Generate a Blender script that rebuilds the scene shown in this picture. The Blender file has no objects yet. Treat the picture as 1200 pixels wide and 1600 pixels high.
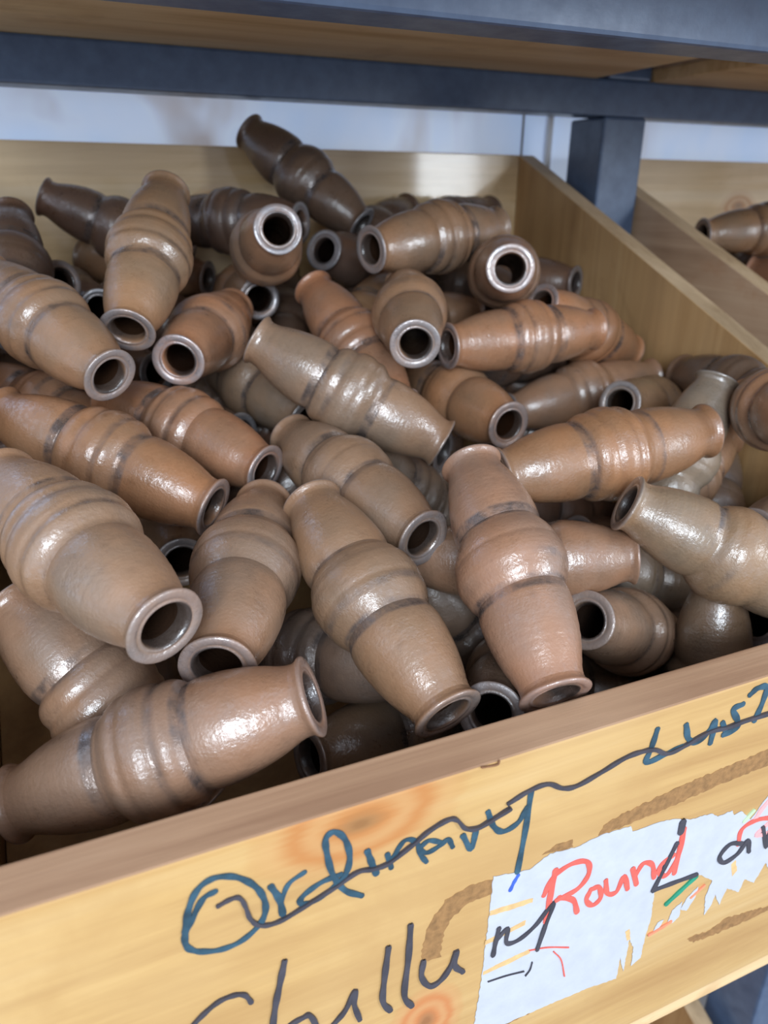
import bpy, bmesh, math, random
from mathutils import Vector, Matrix, Euler
random.seed(7)
scene = bpy.context.scene
COL = scene.collection

# ------------------------------------------------------------------ camera
cam_d = bpy.data.cameras.new('camera'); cam = bpy.data.objects.new('camera', cam_d); COL.objects.link(cam)
RIGHT = Vector((0.918523, -0.395286, 0.008069)); DOWN = Vector((-0.148601, -0.364072, -0.91944)); FWD = Vector((0.36638, 0.843327, -0.393148))
m = Matrix.Identity(4)
for i in range(3):
    m[i][0] = RIGHT[i]; m[i][1] = -DOWN[i]; m[i][2] = -FWD[i]
m.translation = Vector((0.04311, -0.20146, 0.21237))
cam.matrix_world = m
cam_d.sensor_fit = 'VERTICAL'; cam_d.sensor_height = 24.0; cam_d.sensor_width = 18.0
cam_d.lens = 24.0 * 1169.94 / 1600.0
cam_d.clip_start = 0.01; cam_d.clip_end = 50
cam_d.dof.use_dof = True; cam_d.dof.focus_distance = 0.37; cam_d.dof.aperture_fstop = 5.6
scene.camera = cam

# ------------------------------------------------------------------ world, lights, exposure
world = bpy.data.worlds.new('world'); scene.world = world; world.use_nodes = True
bg = world.node_tree.nodes['Background']
bg.inputs[0].default_value = (0.80, 0.86, 1.0, 1); bg.inputs[1].default_value = 0.82
def area(name, loc, target, sx, sy, power, color):
    d = bpy.data.lights.new(name, 'AREA'); d.shape = 'RECTANGLE'; d.size = sx; d.size_y = sy
    d.energy = power; d.color = color
    o = bpy.data.objects.new(name, d); COL.objects.link(o); o.location = loc
    o.rotation_euler = (Vector(target) - Vector(loc)).to_track_quat('-Z', 'Y').to_euler()
    return o
area('window_daylight', (-0.75, -2.1, 0.95), (0.25, 0.2, 0.05), 0.90, 1.05, 56, (0.80, 0.90, 1.0))
area('window_doorway', (1.80, -2.0, 0.60), (0.3, 0.3, 0.1), 0.36, 1.15, 26, (0.84, 0.92, 1.0))
vs = scene.view_settings
vs.view_transform = 'Standard'; vs.look = 'None'; vs.gamma = 1.0; vs.use_curve_mapping = False; vs.exposure = 0.2
scene.display_settings.display_device = 'sRGB'

# ------------------------------------------------------------------ helpers
def lin(r, g, b):
    return tuple(((c/255)/12.92 if c/255 <= 0.04045 else ((c/255+0.055)/1.055)**2.4) for c in (r, g, b))
def rgba(r, g, b): return lin(r, g, b) + (1.0,)
def obj(name, me, mat=None, parent=None):
    o = bpy.data.objects.new(name, me); COL.objects.link(o)
    if mat is not None:
        for mm in (mat if isinstance(mat, (list, tuple)) else [mat]):
            if mm.name not in [x.name for x in me.materials if x]: me.materials.append(mm)
    if parent is not None: o.parent = parent
    return o
def empty(name, loc=(0, 0, 0)):
    o = bpy.data.objects.new(name, None); COL.objects.link(o); o.location = loc; o.empty_display_size = 0.02
    return o
def tag(o, label=None, cat=None, group=None, kind=None):
    if label: o['label'] = label
    if cat: o['category'] = cat
    if group: o['group'] = group
    if kind: o['kind'] = kind
    return o
def mesh_from(name, verts, faces, smooth=False):
    me = bpy.data.meshes.new(name); me.from_pydata(verts, [], faces); me.update()
    if smooth:
        for p in me.polygons: p.use_smooth = True
    return me
def prism_mesh(name, pts, axis, a, b, bevel=0.0015):
    """extrude a closed outline (2-D) from a to b along axis (0:x 1:y 2:z), bevelled edges"""
    bm = bmesh.new()
    def p3(q, c):
        return {0: (c, q[0], q[1]), 1: (q[0], c, q[1]), 2: (q[0], q[1], c)}[axis]
    va = [bm.verts.new(p3(q, a)) for q in pts]; vb = [bm.verts.new(p3(q, b)) for q in pts]
    bm.faces.new(va); bm.faces.new(list(reversed(vb)))
    n = len(pts)
    for i in range(n):
        bm.faces.new([va[(i+1) % n], va[i], vb[i], vb[(i+1) % n]])
    bmesh.ops.recalc_face_normals(bm, faces=bm.faces)
    if bevel: bmesh.ops.bevel(bm, geom=list(bm.edges), offset=bevel, segments=2, affect='EDGES', profile=0.6)
    me = bpy.data.meshes.new(name); bm.to_mesh(me); bm.free()
    return me
def box_mesh(name, x0, x1, y0, y1, z0, z1, bevel=0.0015):
    return prism_mesh(name, [(x0, y0), (x1, y0), (x1, y1), (x0, y1)], 2, z0, z1, bevel)

# ------------------------------------------------------------------ materials
class NT:
    def __init__(self, name):
        self.m = bpy.data.materials.new(name); self.m.use_nodes = True
        self.t = self.m.node_tree; self.b = self.t.nodes['Principled BSDF']
    def n(self, typ, **kw):
        nd = self.t.nodes.new(typ)
        for k, v in kw.items(): setattr(nd, k, v)
        return nd
    def l(self, a, b): self.t.links.new(a, b)
    def val(self, sock, v): sock.default_value = v
    def coord(self, scale=(1, 1, 1), loc=(0, 0, 0), out='Object'):
        tc = self.n('ShaderNodeTexCoord'); mp = self.n('ShaderNodeMapping')
        mp.inputs['Scale'].default_value = scale; mp.inputs['Location'].default_value = loc
        self.l(tc.outputs[out], mp.inputs['Vector']); return mp.outputs[0]
    def noise(self, vec, scale, detail=4, rough=0.55, dist=0.0):
        nd = self.n('ShaderNodeTexNoise'); nd.inputs['Scale'].default_value = scale
        nd.inputs['Detail'].default_value = detail; nd.inputs['Roughness'].default_value = rough
        nd.inputs['Distortion'].default_value = dist
        if vec is not None: self.l(vec, nd.inputs['Vector'])
        return nd.outputs['Fac']
    def ramp(self, fac, stops):
        nd = self.n('ShaderNodeValToRGB'); cr = nd.color_ramp
        while len(cr.elements) < len(stops): cr.elements.new(0.5)
        for e, (p, c) in zip(cr.elements, stops):
            e.position = p; e.color = c if len(c) == 4 else tuple(c) + (1,)
        self.l(fac, nd.inputs[0]); return nd.outputs[0]
    def mix(self, fac, a, b, blend='MIX'):
        nd = self.n('ShaderNodeMix'); nd.data_type = 'RGBA'; nd.blend_type = blend
        for s, v in ((nd.inputs[0], fac), (nd.inputs[6], a), (nd.inputs[7], b)):
            if hasattr(v, 'is_linked') or hasattr(v, 'node'): self.l(v, s)
            else: s.default_value = v if not isinstance(v, tuple) or len(v) == 4 else v + (1,)
        return nd.outputs[2]
    def math(self, op, a, b=None, clamp=False):
        nd = self.n('ShaderNodeMath'); nd.operation = op; nd.use_clamp = clamp
        for s, v in ((nd.inputs[0], a), (nd.inputs[1], b)):
            if v is None: continue
            if hasattr(v, 'node'): self.l(v, s)
            else: s.default_value = v
        return nd.outputs[0]
    def maprange(self, v, a, b, c, d):
        nd = self.n('ShaderNodeMapRange'); self.l(v, nd.inputs[0])
        for i, x in enumerate((a, b, c, d)): nd.inputs[i+1].default_value = x
        return nd.outputs[0]
    def bump(self, h, strength, dist, prev=None):
        nd = self.n('ShaderNodeBump'); nd.inputs['Strength'].default_value = strength; nd.inputs['Distance'].default_value = dist
        self.l(h, nd.inputs['Height'])
        if prev is not None: self.l(prev, nd.inputs['Normal'])
        return nd.outputs[0]

def clay_material(name, rim=False, bore=False):
    k = NT(name)
    tint = k.n('ShaderNodeAttribute', attribute_type='OBJECT', attribute_name='tint').outputs['Color']
    seed = k.n('ShaderNodeAttribute', attribute_type='OBJECT', attribute_name='seed').outputs['Fac']
    tc = k.n('ShaderNodeTexCoord')
    comb = k.n('ShaderNodeCombineXYZ'); k.l(seed, comb.inputs[0]); k.l(seed, comb.inputs[1]); k.l(k.math('MULTIPLY', seed, 0.37), comb.inputs[2])
    add = k.n('ShaderNodeVectorMath', operation='ADD'); k.l(tc.outputs['Object'], add.inputs[0]); k.l(comb.outputs[0], add.inputs[1])
    vec = add.outputs[0]
    big = k.noise(vec, 17, 3, 0.6)
    mid = k.noise(vec, 90, 4, 0.6)
    fine = k.noise(vec, 420, 3, 0.6)
    mul = k.n('ShaderNodeMapping'); mul.inputs['Scale'].default_value = (6, 6, 420); k.l(vec, mul.inputs['Vector'])
    rings = k.noise(mul.outputs[0], 1.0, 2, 0.5)
    # body colour: warm clay, ash-grey and rust clouds
    warm = k.mix(1.0, tint, (1.14, 0.98, 0.84), 'MULTIPLY')
    cool = k.mix(1.0, tint, (0.85, 0.87, 0.89), 'MULTIPLY')
    c1 = k.mix(k.maprange(big, 0.36, 0.62, 0, 1), cool, warm)
    c2 = k.mix(k.maprange(mid, 0.55, 0.80, 0, 0.45), c1, k.mix(1.0, tint, (0.55, 0.53, 0.55), 'MULTIPLY'))
    c2 = k.mix(k.maprange(rings, 0.45, 0.75, 0, 0.22), c2, k.mix(1.0, tint, (1.22, 1.18, 1.12), 'MULTIPLY'))
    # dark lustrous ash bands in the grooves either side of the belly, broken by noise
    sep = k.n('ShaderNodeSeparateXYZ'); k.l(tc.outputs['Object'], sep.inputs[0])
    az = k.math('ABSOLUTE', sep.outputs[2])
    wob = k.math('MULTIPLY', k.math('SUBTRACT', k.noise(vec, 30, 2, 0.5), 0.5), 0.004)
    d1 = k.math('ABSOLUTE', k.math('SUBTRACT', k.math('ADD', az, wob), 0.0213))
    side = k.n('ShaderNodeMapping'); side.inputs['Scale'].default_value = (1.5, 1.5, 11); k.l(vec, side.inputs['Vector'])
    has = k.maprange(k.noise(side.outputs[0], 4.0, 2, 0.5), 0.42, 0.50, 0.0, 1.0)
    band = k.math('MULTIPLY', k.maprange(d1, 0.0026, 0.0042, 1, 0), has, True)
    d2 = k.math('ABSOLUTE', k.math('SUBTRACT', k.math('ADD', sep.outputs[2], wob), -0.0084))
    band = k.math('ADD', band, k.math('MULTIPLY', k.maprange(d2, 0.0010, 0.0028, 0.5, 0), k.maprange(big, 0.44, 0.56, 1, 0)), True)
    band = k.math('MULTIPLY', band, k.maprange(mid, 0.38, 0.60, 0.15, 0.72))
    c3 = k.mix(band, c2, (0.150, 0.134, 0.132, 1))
    tips = k.math('MULTIPLY', k.maprange(az, 0.045, 0.068, 0, 0.45), k.maprange(big, 0.4, 0.6, 0.2, 1.0))
    c3 = k.mix(tips, c3, k.mix(1.0, tint, (1.18, 0.92, 0.74), 'MULTIPLY'))
    if rim:
        face = k.maprange(az, 0.5*2.45*0.059 - 0.0016, 0.5*2.45*0.059 - 0.0003, 0.0, 1.0)
        lus = k.n('ShaderNodeAttribute', attribute_type='OBJECT', attribute_name='lustre').outputs['Fac']
        face = k.math('MULTIPLY', face, k.math('MULTIPLY', lus, k.maprange(mid, 0.30, 0.60, 0.45, 1.0)), True)
        c3 = k.mix(face, c3, (0.33, 0.34, 0.37, 1))
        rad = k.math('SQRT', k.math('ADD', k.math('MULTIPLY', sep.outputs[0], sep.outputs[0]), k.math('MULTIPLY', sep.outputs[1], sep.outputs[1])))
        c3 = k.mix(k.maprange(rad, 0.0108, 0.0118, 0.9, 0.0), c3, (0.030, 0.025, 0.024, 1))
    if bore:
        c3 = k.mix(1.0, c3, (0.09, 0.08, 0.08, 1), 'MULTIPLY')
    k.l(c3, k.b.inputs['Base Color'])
    # salt glaze: patches of gloss, speckled where the glaze beads up
    patch = k.maprange(k.noise(vec, 48, 4, 0.65), 0.42, 0.60, 0, 1)
    fleck = k.maprange(fine, 0.46, 0.56, 0, 1)
    glaze = k.math('MULTIPLY', patch, k.math('ADD', 0.25, k.math('MULTIPLY', fleck, 0.75)), True)
    gl = k.math('SUBTRACT', k.maprange(mid, 0.35, 0.65, 0.50, 0.34), k.math('MULTIPLY', glaze, 0.12))
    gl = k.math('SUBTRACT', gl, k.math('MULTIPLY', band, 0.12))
    k.l(gl, k.b.inputs['Roughness'])
    k.b.inputs['Specular IOR Level'].default_value = 0.6 if not bore else 0.1
    if rim: k.l(k.math('MULTIPLY', face, 0.6), k.b.inputs['Metallic'])
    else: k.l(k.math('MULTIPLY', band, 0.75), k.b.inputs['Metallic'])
    k.l(k.math('ADD', 0.15, k.math('MULTIPLY', glaze, 0.85)) if not bore else k.math('MULTIPLY', glaze, 0.1), k.b.inputs['Coat Weight'])
    k.b.inputs['Coat Roughness'].default_value = 0.18; k.b.inputs['Coat IOR'].default_value = 2.0
    pit = k.noise(vec, 620, 3, 0.6)
    n1 = k.bump(pit, 0.42, 0.0006)
    n1 = k.bump(k.noise(vec, 150, 3, 0.6), 0.22, 0.0012, n1)
    n2 = k.bump(rings, 0.25, 0.0006, n1)
    k.l(n2, k.b.inputs['Normal']); k.l(n2, k.b.inputs['Coat Normal'])
    return k.m
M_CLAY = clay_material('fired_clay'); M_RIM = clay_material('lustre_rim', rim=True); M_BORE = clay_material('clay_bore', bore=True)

def wood_material(name, base, dark, light, grain_axis=0, rough=0.45, gscale=1.0, knots=(), blotch=None, coat=0.0, edge=False):
    k = NT(name)
    sc = [38*gscale]*3; sc[grain_axis] = 2.6*gscale
    v = k.coord(tuple(sc))
    g1 = k.noise(v, 1.0, 6, 0.62, 0.6)
    sc2 = [260*gscale]*3; sc2[grain_axis] = 9*gscale
    g2 = k.noise(k.coord(tuple(sc2)), 1.0, 3, 0.6)
    big = k.noise(k.coord((1, 1, 1)), 7.0, 3, 0.5, 0.4)
    col = k.ramp(g1, [(0.28, dark), (0.5, base), (0.72, light)])
    col = k.mix(k.maprange(g2, 0.4, 0.7, 0, 0.35), col, dark)
    col = k.mix(k.maprange(big, 0.45, 0.7, 0, 0.5), col, light)
    if blotch:
        bn = k.noise(k.coord((1, 1, 1), (3.1, 1.7, 0.4)), 11.0, 5, 0.6, 0.5)
        col = k.mix(k.maprange(bn, 0.56, 0.72, 0, 0.6), col, blotch)
    for (kx, ky, kz, sx, sy, sz, kc) in knots:
        tc = k.n('ShaderNodeTexCoord')
        sub = k.n('ShaderNodeVectorMath', operation='SUBTRACT'); k.l(tc.outputs['Object'], sub.inputs[0]); sub.inputs[1].default_value = (kx, ky, kz)
        dv = k.n('ShaderNodeVectorMath', operation='DIVIDE'); k.l(sub.outputs[0], dv.inputs[0]); dv.inputs[1].default_value = (sx, sy, sz)
        ln = k.n('ShaderNodeVectorMath', operation='LENGTH'); k.l(dv.outputs[0], ln.inputs[0])
        dist = k.math('ADD', ln.outputs['Value'], k.math('MULTIPLY', k.math('SUBTRACT', g1, 0.5), 0.9))
        ring = k.math('SINE', k.math('MULTIPLY', dist, 17.0))
        kcol = k.mix(k.maprange(ring, -1, 1, 0, 0.75), kc, k.mix(0.45, kc, light))
        kcol = k.mix(k.maprange(dist, 0.10, 0.32, 0.85, 0), kcol, tuple(c*0.45 for c in kc[:3]) + (1,))
        col = k.mix(k.maprange(dist, 0.62, 1.05, 0.92, 0), col, kcol)
    k.l(col, k.b.inputs['Base Color'])
    k.l(k.maprange(g1, 0.3, 0.7, rough + 0.1, rough - 0.06), k.b.inputs['Roughness'])
    k.b.inputs['Specular IOR Level'].default_value = 0.4
    if coat: k.b.inputs['Coat Weight'].default_value = coat; k.b.inputs['Coat Roughness'].default_value = 0.25 if coat < 0.35 else 0.10
    k.l(k.bump(k.math('ADD', k.math('MULTIPLY', g1, 0.6), k.math('MULTIPLY', g2, 0.4)), 0.25, 0.0012), k.b.inputs['Normal'])
    return k.m
KN = [(0.122, 0.0, -0.010, 0.046, 0.05, 0.022, rgba(186, 122, 66)), (0.1545, 0.0, -0.1445, 0.020, 0.05, 0.024, rgba(196, 122, 70))]
M_FRONT = wood_material('varnished_pine', rgba(200, 161, 102), rgba(172, 130, 78), rgba(210, 176, 122), 0, 0.42, 0.8, KN, rgba(186, 146, 92), 0.25)
M_EDGE = wood_material('bare_plank_edge', rgba(190, 152, 120), rgba(160, 122, 94), rgba(206, 170, 138), 0, 0.6, 1.2)
M_SEDGE = wood_material('worn_side_edge', rgba(186, 160, 126), rgba(158, 132, 100), rgba(202, 178, 146), 1, 0.6, 1.2)
M_BACK = wood_material('pine_back_board', rgba(222, 190, 142), rgba(186, 150, 102), rgba(236, 214, 178), 0, 0.34, 0.7, [(0.215, 0.62, 0.20, 0.035, 0.3, 0.02, rgba(186, 132, 78))], rgba(190, 152, 104), 0.6)
M_SIDE = wood_material('pine_side_board', rgba(178, 140, 94), rgba(142, 106, 68), rgba(194, 160, 116), 2, 0.5, 0.6, (), rgba(140, 104, 70))
M_SIDEB = wood_material('weathered_side_board', rgba(186, 156, 128), rgba(154, 124, 98), rgba(204, 178, 150), 1, 0.55, 0.7, (), rgba(168, 122, 86))
M_BOTTOM = wood_material('bin_underside', rgba(226, 190, 138), rgba(190, 148, 98), rgba(236, 206, 160), 0, 0.5, 0.6, [(0.475, 0.36, 0.3, 0.03, 0.03, 0.4, rgba(150, 84, 60))], rgba(176, 132, 84))

def steel_material():
    k = NT('blue_grey_painted_steel')
    n = k.noise(k.coord(), 60, 4, 0.6)
    k.l(k.ramp(n, [(0.3, rgba(66, 84, 112)), (0.7, rgba(82, 102, 130))]), k.b.inputs['Base Color'])
    k.l(k.maprange(n, 0.3, 0.7, 0.42, 0.30), k.b.inputs['Roughness'])
    k.b.inputs['Coat Weight'].default_value = 0.2; k.b.inputs['Coat Roughness'].default_value = 0.3
    k.l(k.bump(k.noise(k.coord(), 500, 3), 0.08, 0.0006), k.b.inputs['Normal'])
    return k.m
M_STEEL = steel_material()
def plain(name, c, rough=0.7, var=0.12, scale=60, bump=0.0, spec=0.4, coat=0.0):
    k = NT(name); n = k.noise(k.coord(), scale, 4, 0.6)
    d = tuple(max(0, x*(1-var)) for x in c[:3]) + (1,); e = tuple(min(1, x*(1+var)) for x in c[:3]) + (1,)
    k.l(k.ramp(n, [(0.3, d), (0.7, e)]), k.b.inputs['Base Color']); k.b.inputs['Roughness'].default_value = rough
    k.b.inputs['Specular IOR Level'].default_value = spec
    if coat: k.b.inputs['Coat Weight'].default_value = coat
    if bump: k.l(k.bump(n, bump, 0.001), k.b.inputs['Normal'])
    return k.m
M_WALL = plain('white_gloss_wall', rgba(226, 234, 246), 0.25, 0.10, 9, 0.0, 0.6, 0.5)
M_WHITE = plain('white_cover_strip', rgba(232, 236, 242), 0.4, 0.04)
M_FLOOR = plain('grey_concrete_floor', rgba(150, 148, 146), 0.7, 0.15, 30, 0.2)
M_PAPER = plain('torn_white_paper', rgba(188, 191, 199), 0.75, 0.06, 70, 0.4)
M_STAIN = plain('old_brown_glue', rgba(148, 110, 68), 0.75, 0.28, 240, 0.5)
M_TORN = plain('bared_board_under_label', rgba(216, 178, 124), 0.7, 0.15, 200, 0.3)
INK = {'teal': plain('faded_teal_marker', rgba(48, 78, 94), 0.55, 0.5, 90), 'ink': plain('black_marker', rgba(66, 64, 72), 0.5, 0.25, 90),
       'blue': plain('blue_marker', rgba(62, 96, 190), 0.55, 0.2, 90), 'red': plain('red_marker', rgba(222, 98, 86), 0.55, 0.15, 120),
       'pink': plain('faint_pink_marker', rgba(240, 170, 170), 0.6, 0.12, 120), 'palegreen': plain('faint_green_marker', rgba(190, 215, 175), 0.6, 0.1, 120),
       'green': plain('green_marker', rgba(40, 140, 110), 0.55, 0.2, 90), 'redstain': plain('red_rub', rgba(226, 140, 106), 0.6, 0.15, 120),
       'crackwood': plain('split_in_wood', rgba(140, 100, 70), 0.8, 0.2, 200)}

# ------------------------------------------------------------------ the setting
T, HF, DB, W, HB, TP, XL = 0.022, 0.2302, 0.6188, 0.5658, 0.2528, 0.0207, -0.025
SL = HB / (DB - T)
def glow_panel_material():
    k = NT('pale_glow_panel')
    n = k.noise(k.coord((1, 1, 0.6)), 7.5, 3, 0.5, 0.3)
    c = k.ramp(n, [(0.34, rgba(166, 166, 176)), (0.46, rgba(192, 208, 234)), (0.62, rgba(178, 202, 238)), (0.75, rgba(216, 228, 246))])
    k.l(c, k.b.inputs['Base Color']); k.b.inputs['Roughness'].default_value = 0.35
    k.l(c, k.b.inputs['Emission Color']); k.b.inputs['Emission Strength'].default_value = 0.40  # emission added to brighten the pale surface behind the bins
    return k.m
M_GLOW_PANEL = glow_panel_material()
wall = obj('wall_back', prism_mesh('wall_back', [(-1.6, -1.05), (2.4, -1.05), (2.4, 0.0), (-1.6, 0.0)], 1, 0.665, 0.72, 0), M_WALL)
tag(wall, kind='structure')
for nm, xa, xb in (('glow_panel_1', -0.60, 0.632), ('glow_panel_2', 0.640, 1.9)):
    tag(obj(nm, box_mesh(nm, xa, xb, 0.667, 0.673, 0.0, 0.9, 0), M_GLOW_PANEL), 'pale panel behind the bins with added glow', kind='structure')
seam = obj('trim_1', box_mesh('trim_1', 0.632, 0.640, 0.6615, 0.675, 0.0, 0.9, 0.0008), M_WHITE); tag(seam, kind='structure')
seam = obj('trim_2', box_mesh('trim_2', 0.598, 0.6005, 0.6655, 0.667, 0.0, 0.9, 0), M_FLOOR); tag(seam, kind='structure')
fl = obj('floor', box_mesh('floor', -1.6, 2.4, -2.4, 0.72, -1.10, -1.05, 0), M_FLOOR); tag(fl, kind='structure')

# ------------------------------------------------------------------ steel rack
ZR, RH = 0.2867, 0.0337
rack = empty('steel_rack', (0, 0, -1.05))
tag(rack, 'blue grey painted square tube steel rack holding the wooden bins', 'rack')
def rack_part(name, me):
    o = obj(name, me, M_STEEL, rack); o.location = (0, 0, 1.05); return o
for z0 in (ZR, -HF - 0.036, -HF - 0.702):
    rack_part('rail', box_mesh('rail', -0.9, 1.6, 0.165, 0.1987, z0, z0 + RH, 0.0025))
    rack_part('rail', box_mesh('rail', -0.9, 1.6, 0.5135, 0.5475, z0, z0 + RH, 0.0025))
for px in (-0.106, 0.600, 1.306):
    rack_part('post', box_mesh('post', px, px + 0.0552, 0.109, 0.1645, -1.05, 1.0, 0.003))
    for za, zb in ((-1.05, -HF - 0.702), (-HF - 0.668, -HF - 0.036), (-HF - 0.002, ZR), (ZR + RH, 1.0)):
        rack_part('post', box_mesh('post', px, px + 0.0552, 0.5137, 0.572, za, zb, 0.003))

# ------------------------------------------------------------------ wooden bins
def set_edge_slot(me, y_front=True):
    for p in me.polygons:
        if p.normal.z > 0.75: p.material_index = 1
def smooth_line(pts, n=7):
    if len(pts) < 3: return [Vector(p) for p in pts]
    P = [Vector(p) for p in pts]; P = [P[0]*2 - P[1]] + P + [P[-1]*2 - P[-2]]
    out = []
    for i in range(1, len(P) - 2):
        a, b, c, d = P[i-1:i+3]
        for k in range(n):
            t = k / n
            out.append(0.5*((2*b) + (c - a)*t + (2*a - 5*b + 4*c - d)*t*t + (3*b - a - 3*c + d)*t*t*t))
    out.append(P[-2]); return out
def ribbon_mesh(name, strokes, y0, th0):
    """marker strokes: flat-topped ribbons with round ends lying on the board's front face"""
    V, F = [], []
    for (w, pts) in strokes:
        L = smooth_line(pts)
        n = len(L)
        def sec(c, d, hw):
            nn = Vector((-d.y, d.x)); th = th0*(1 + 0.006*len(V)/4)
            i = len(V)
            for s, yy in ((-1, y0), (-1, y0 - th), (1, y0 - th), (1, y0)):
                q = c + nn * hw * s; V.append((q.x, yy, q.y))
            return i
        idx = []
        d0 = (L[1] - L[0]).normalized(); d1 = (L[-1] - L[-2]).normalized()
        for a in (-0.95, -0.7, -0.35): idx.append(sec(L[0] + d0*a*w*0.5, d0, w*0.5*math.sqrt(1 - a*a)))
        for i in range(n):
            d = (L[min(i+1, n-1)] - L[max(i-1, 0)])
            d = d.normalized() if d.length > 1e-9 else d0
            hw = w*0.5*(1 + 0.13*math.sin(i*0.9 + n))
            idx.append(sec(L[i], d, hw))
        for a in (0.35, 0.7, 0.95): idx.append(sec(L[-1] + d1*a*w*0.5, d1, w*0.5*math.sqrt(1 - a*a)))
        for a, b in zip(idx[:-1], idx[1:]):
            for k in range(3): F.append((a+k, a+k+1, b+k+1, b+k))
    me = mesh_from(name, V, F); bm = bmesh.new(); bm.from_mesh(me); bmesh.ops.recalc_face_normals(bm, faces=bm.faces); bm.to_mesh(me); bm.free()
    return me
def rough_outline(pts, amp, seed, step=0.0016):
    rnd = random.Random(seed); out = []
    n = len(pts)
    for i in range(n):
        a = Vector(pts[i]); b = Vector(pts[(i+1) % n]); d = b - a
        k = max(1, int(d.length / step)); nn = Vector((-d.y, d.x)).normalized() if d.length > 0 else Vector((0, 0))
        for j in range(k):
            out.append(a + d*(j/k) + nn*(rnd.uniform(-1, 1)*amp if (j or amp > 0.0004) else 0))
    return out
def decal_mesh(name, outlines, y0, th):
    bm = bmesh.new()
    for o in outlines:
        vs_ = [bm.verts.new((p[0], y0 - th, p[1])) for p in o]
        vb_ = [bm.verts.new((p[0], y0, p[1])) for p in o]
        f = bm.faces.new(vs_)
        n = len(o)
        for i in range(n): bm.faces.new([vs_[i], vs_[(i+1) % n], vb_[(i+1) % n], vb_[i]])
    bmesh.ops.recalc_face_normals(bm, faces=bm.faces)
    bmesh.ops.triangulate(bm, faces=[f for f in bm.faces if len(f.verts) > 4])
    me = bpy.data.meshes.new(name); bm.to_mesh(me); bm.free(); return me

BIN = {}
def bin_meshes():
    me = box_mesh('front_board', XL - TP, W + TP, 0, T, -HF, 0, 0.0012)
    for mm in (M_FRONT, M_EDGE): me.materials.append(mm)
    set_edge_slot(me); BIN['front_board'] = me
    zf = lambda y: SL*(y - T)
    for s, (xa, xb) in (('L', (XL - TP, XL)), ('R', (W, W + TP))):
        me = prism_mesh('side_panel', [(T, -HF), (DB, -HF), (DB, zf(DB)), (T, zf(T))], 0, xa, xb, 0.0012)
        me.materials.append(M_SIDE); me.materials.append(M_SIDEB); me.materials.append(M_SEDGE)
        for p in me.polygons:
            if p.normal.z > 0.7: p.material_index = 2
            elif p.normal.x * (1 if s == 'R' else -1) > 0.5: p.material_index = 1
        BIN['side_panel' + s] = me
    BIN['back_panel'] = box_mesh('back_panel', XL - TP, W + TP, DB, DB + TP, -HF, HB, 0.0012)
    BIN['bottom_board'] = box_mesh('bottom_board', XL - TP, W + TP, 0.001, DB + TP, -HF - 0.012, -HF, 0.0012)
    y0, y1 = T + 0.0005, DB - 0.0005; fz = lambda y: -0.18 + SL*(y - T)
    BIN['inner_shelf'] = prism_mesh('inner_shelf', [(y0, fz(y0) - 0.012), (y1, fz(y1) - 0.012), (y1, fz(y1)), (y0, fz(y0))], 0, XL + 0.0005, W - 0.0005, 0.0008)
bin_meshes()
def make_bin(loc, label, group):
    b = empty('wooden_bin', loc); tag(b, label, 'wooden bin', group)
    fb = obj('front_board', BIN['front_board'], None, b)
    obj('side_panel', BIN['side_panelL'], None, b); obj('side_panel', BIN['side_panelR'], None, b)
    obj('back_panel', BIN['back_panel'], M_BACK, b); obj('bottom_board', BIN['bottom_board'], M_BOTTOM, b)
    obj('inner_shelf', BIN['inner_shelf'], M_SIDE, b)
    return b, fb
GB = 'wooden bins on the steel rack'
bin_main, front = make_bin((0, 0, 0), 'pine bin heaped with clay pipes, handwriting on its yellow front board', GB)
make_bin((0.706, 0, 0), 'neighbouring wooden bin beyond the upright post at the right edge', GB)
UZ = ZR + RH + 0.012 + HF
make_bin((0, 0, UZ), 'wooden bin on the shelf above, only its pale underside showing', GB)
make_bin((0.706, 0, UZ), 'wooden bin above the neighbouring one, underside at the top right corner', GB)
make_bin((0, 0, -0.666), 'wooden bin on the shelf below, only a side board showing at lower right', GB)

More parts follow.
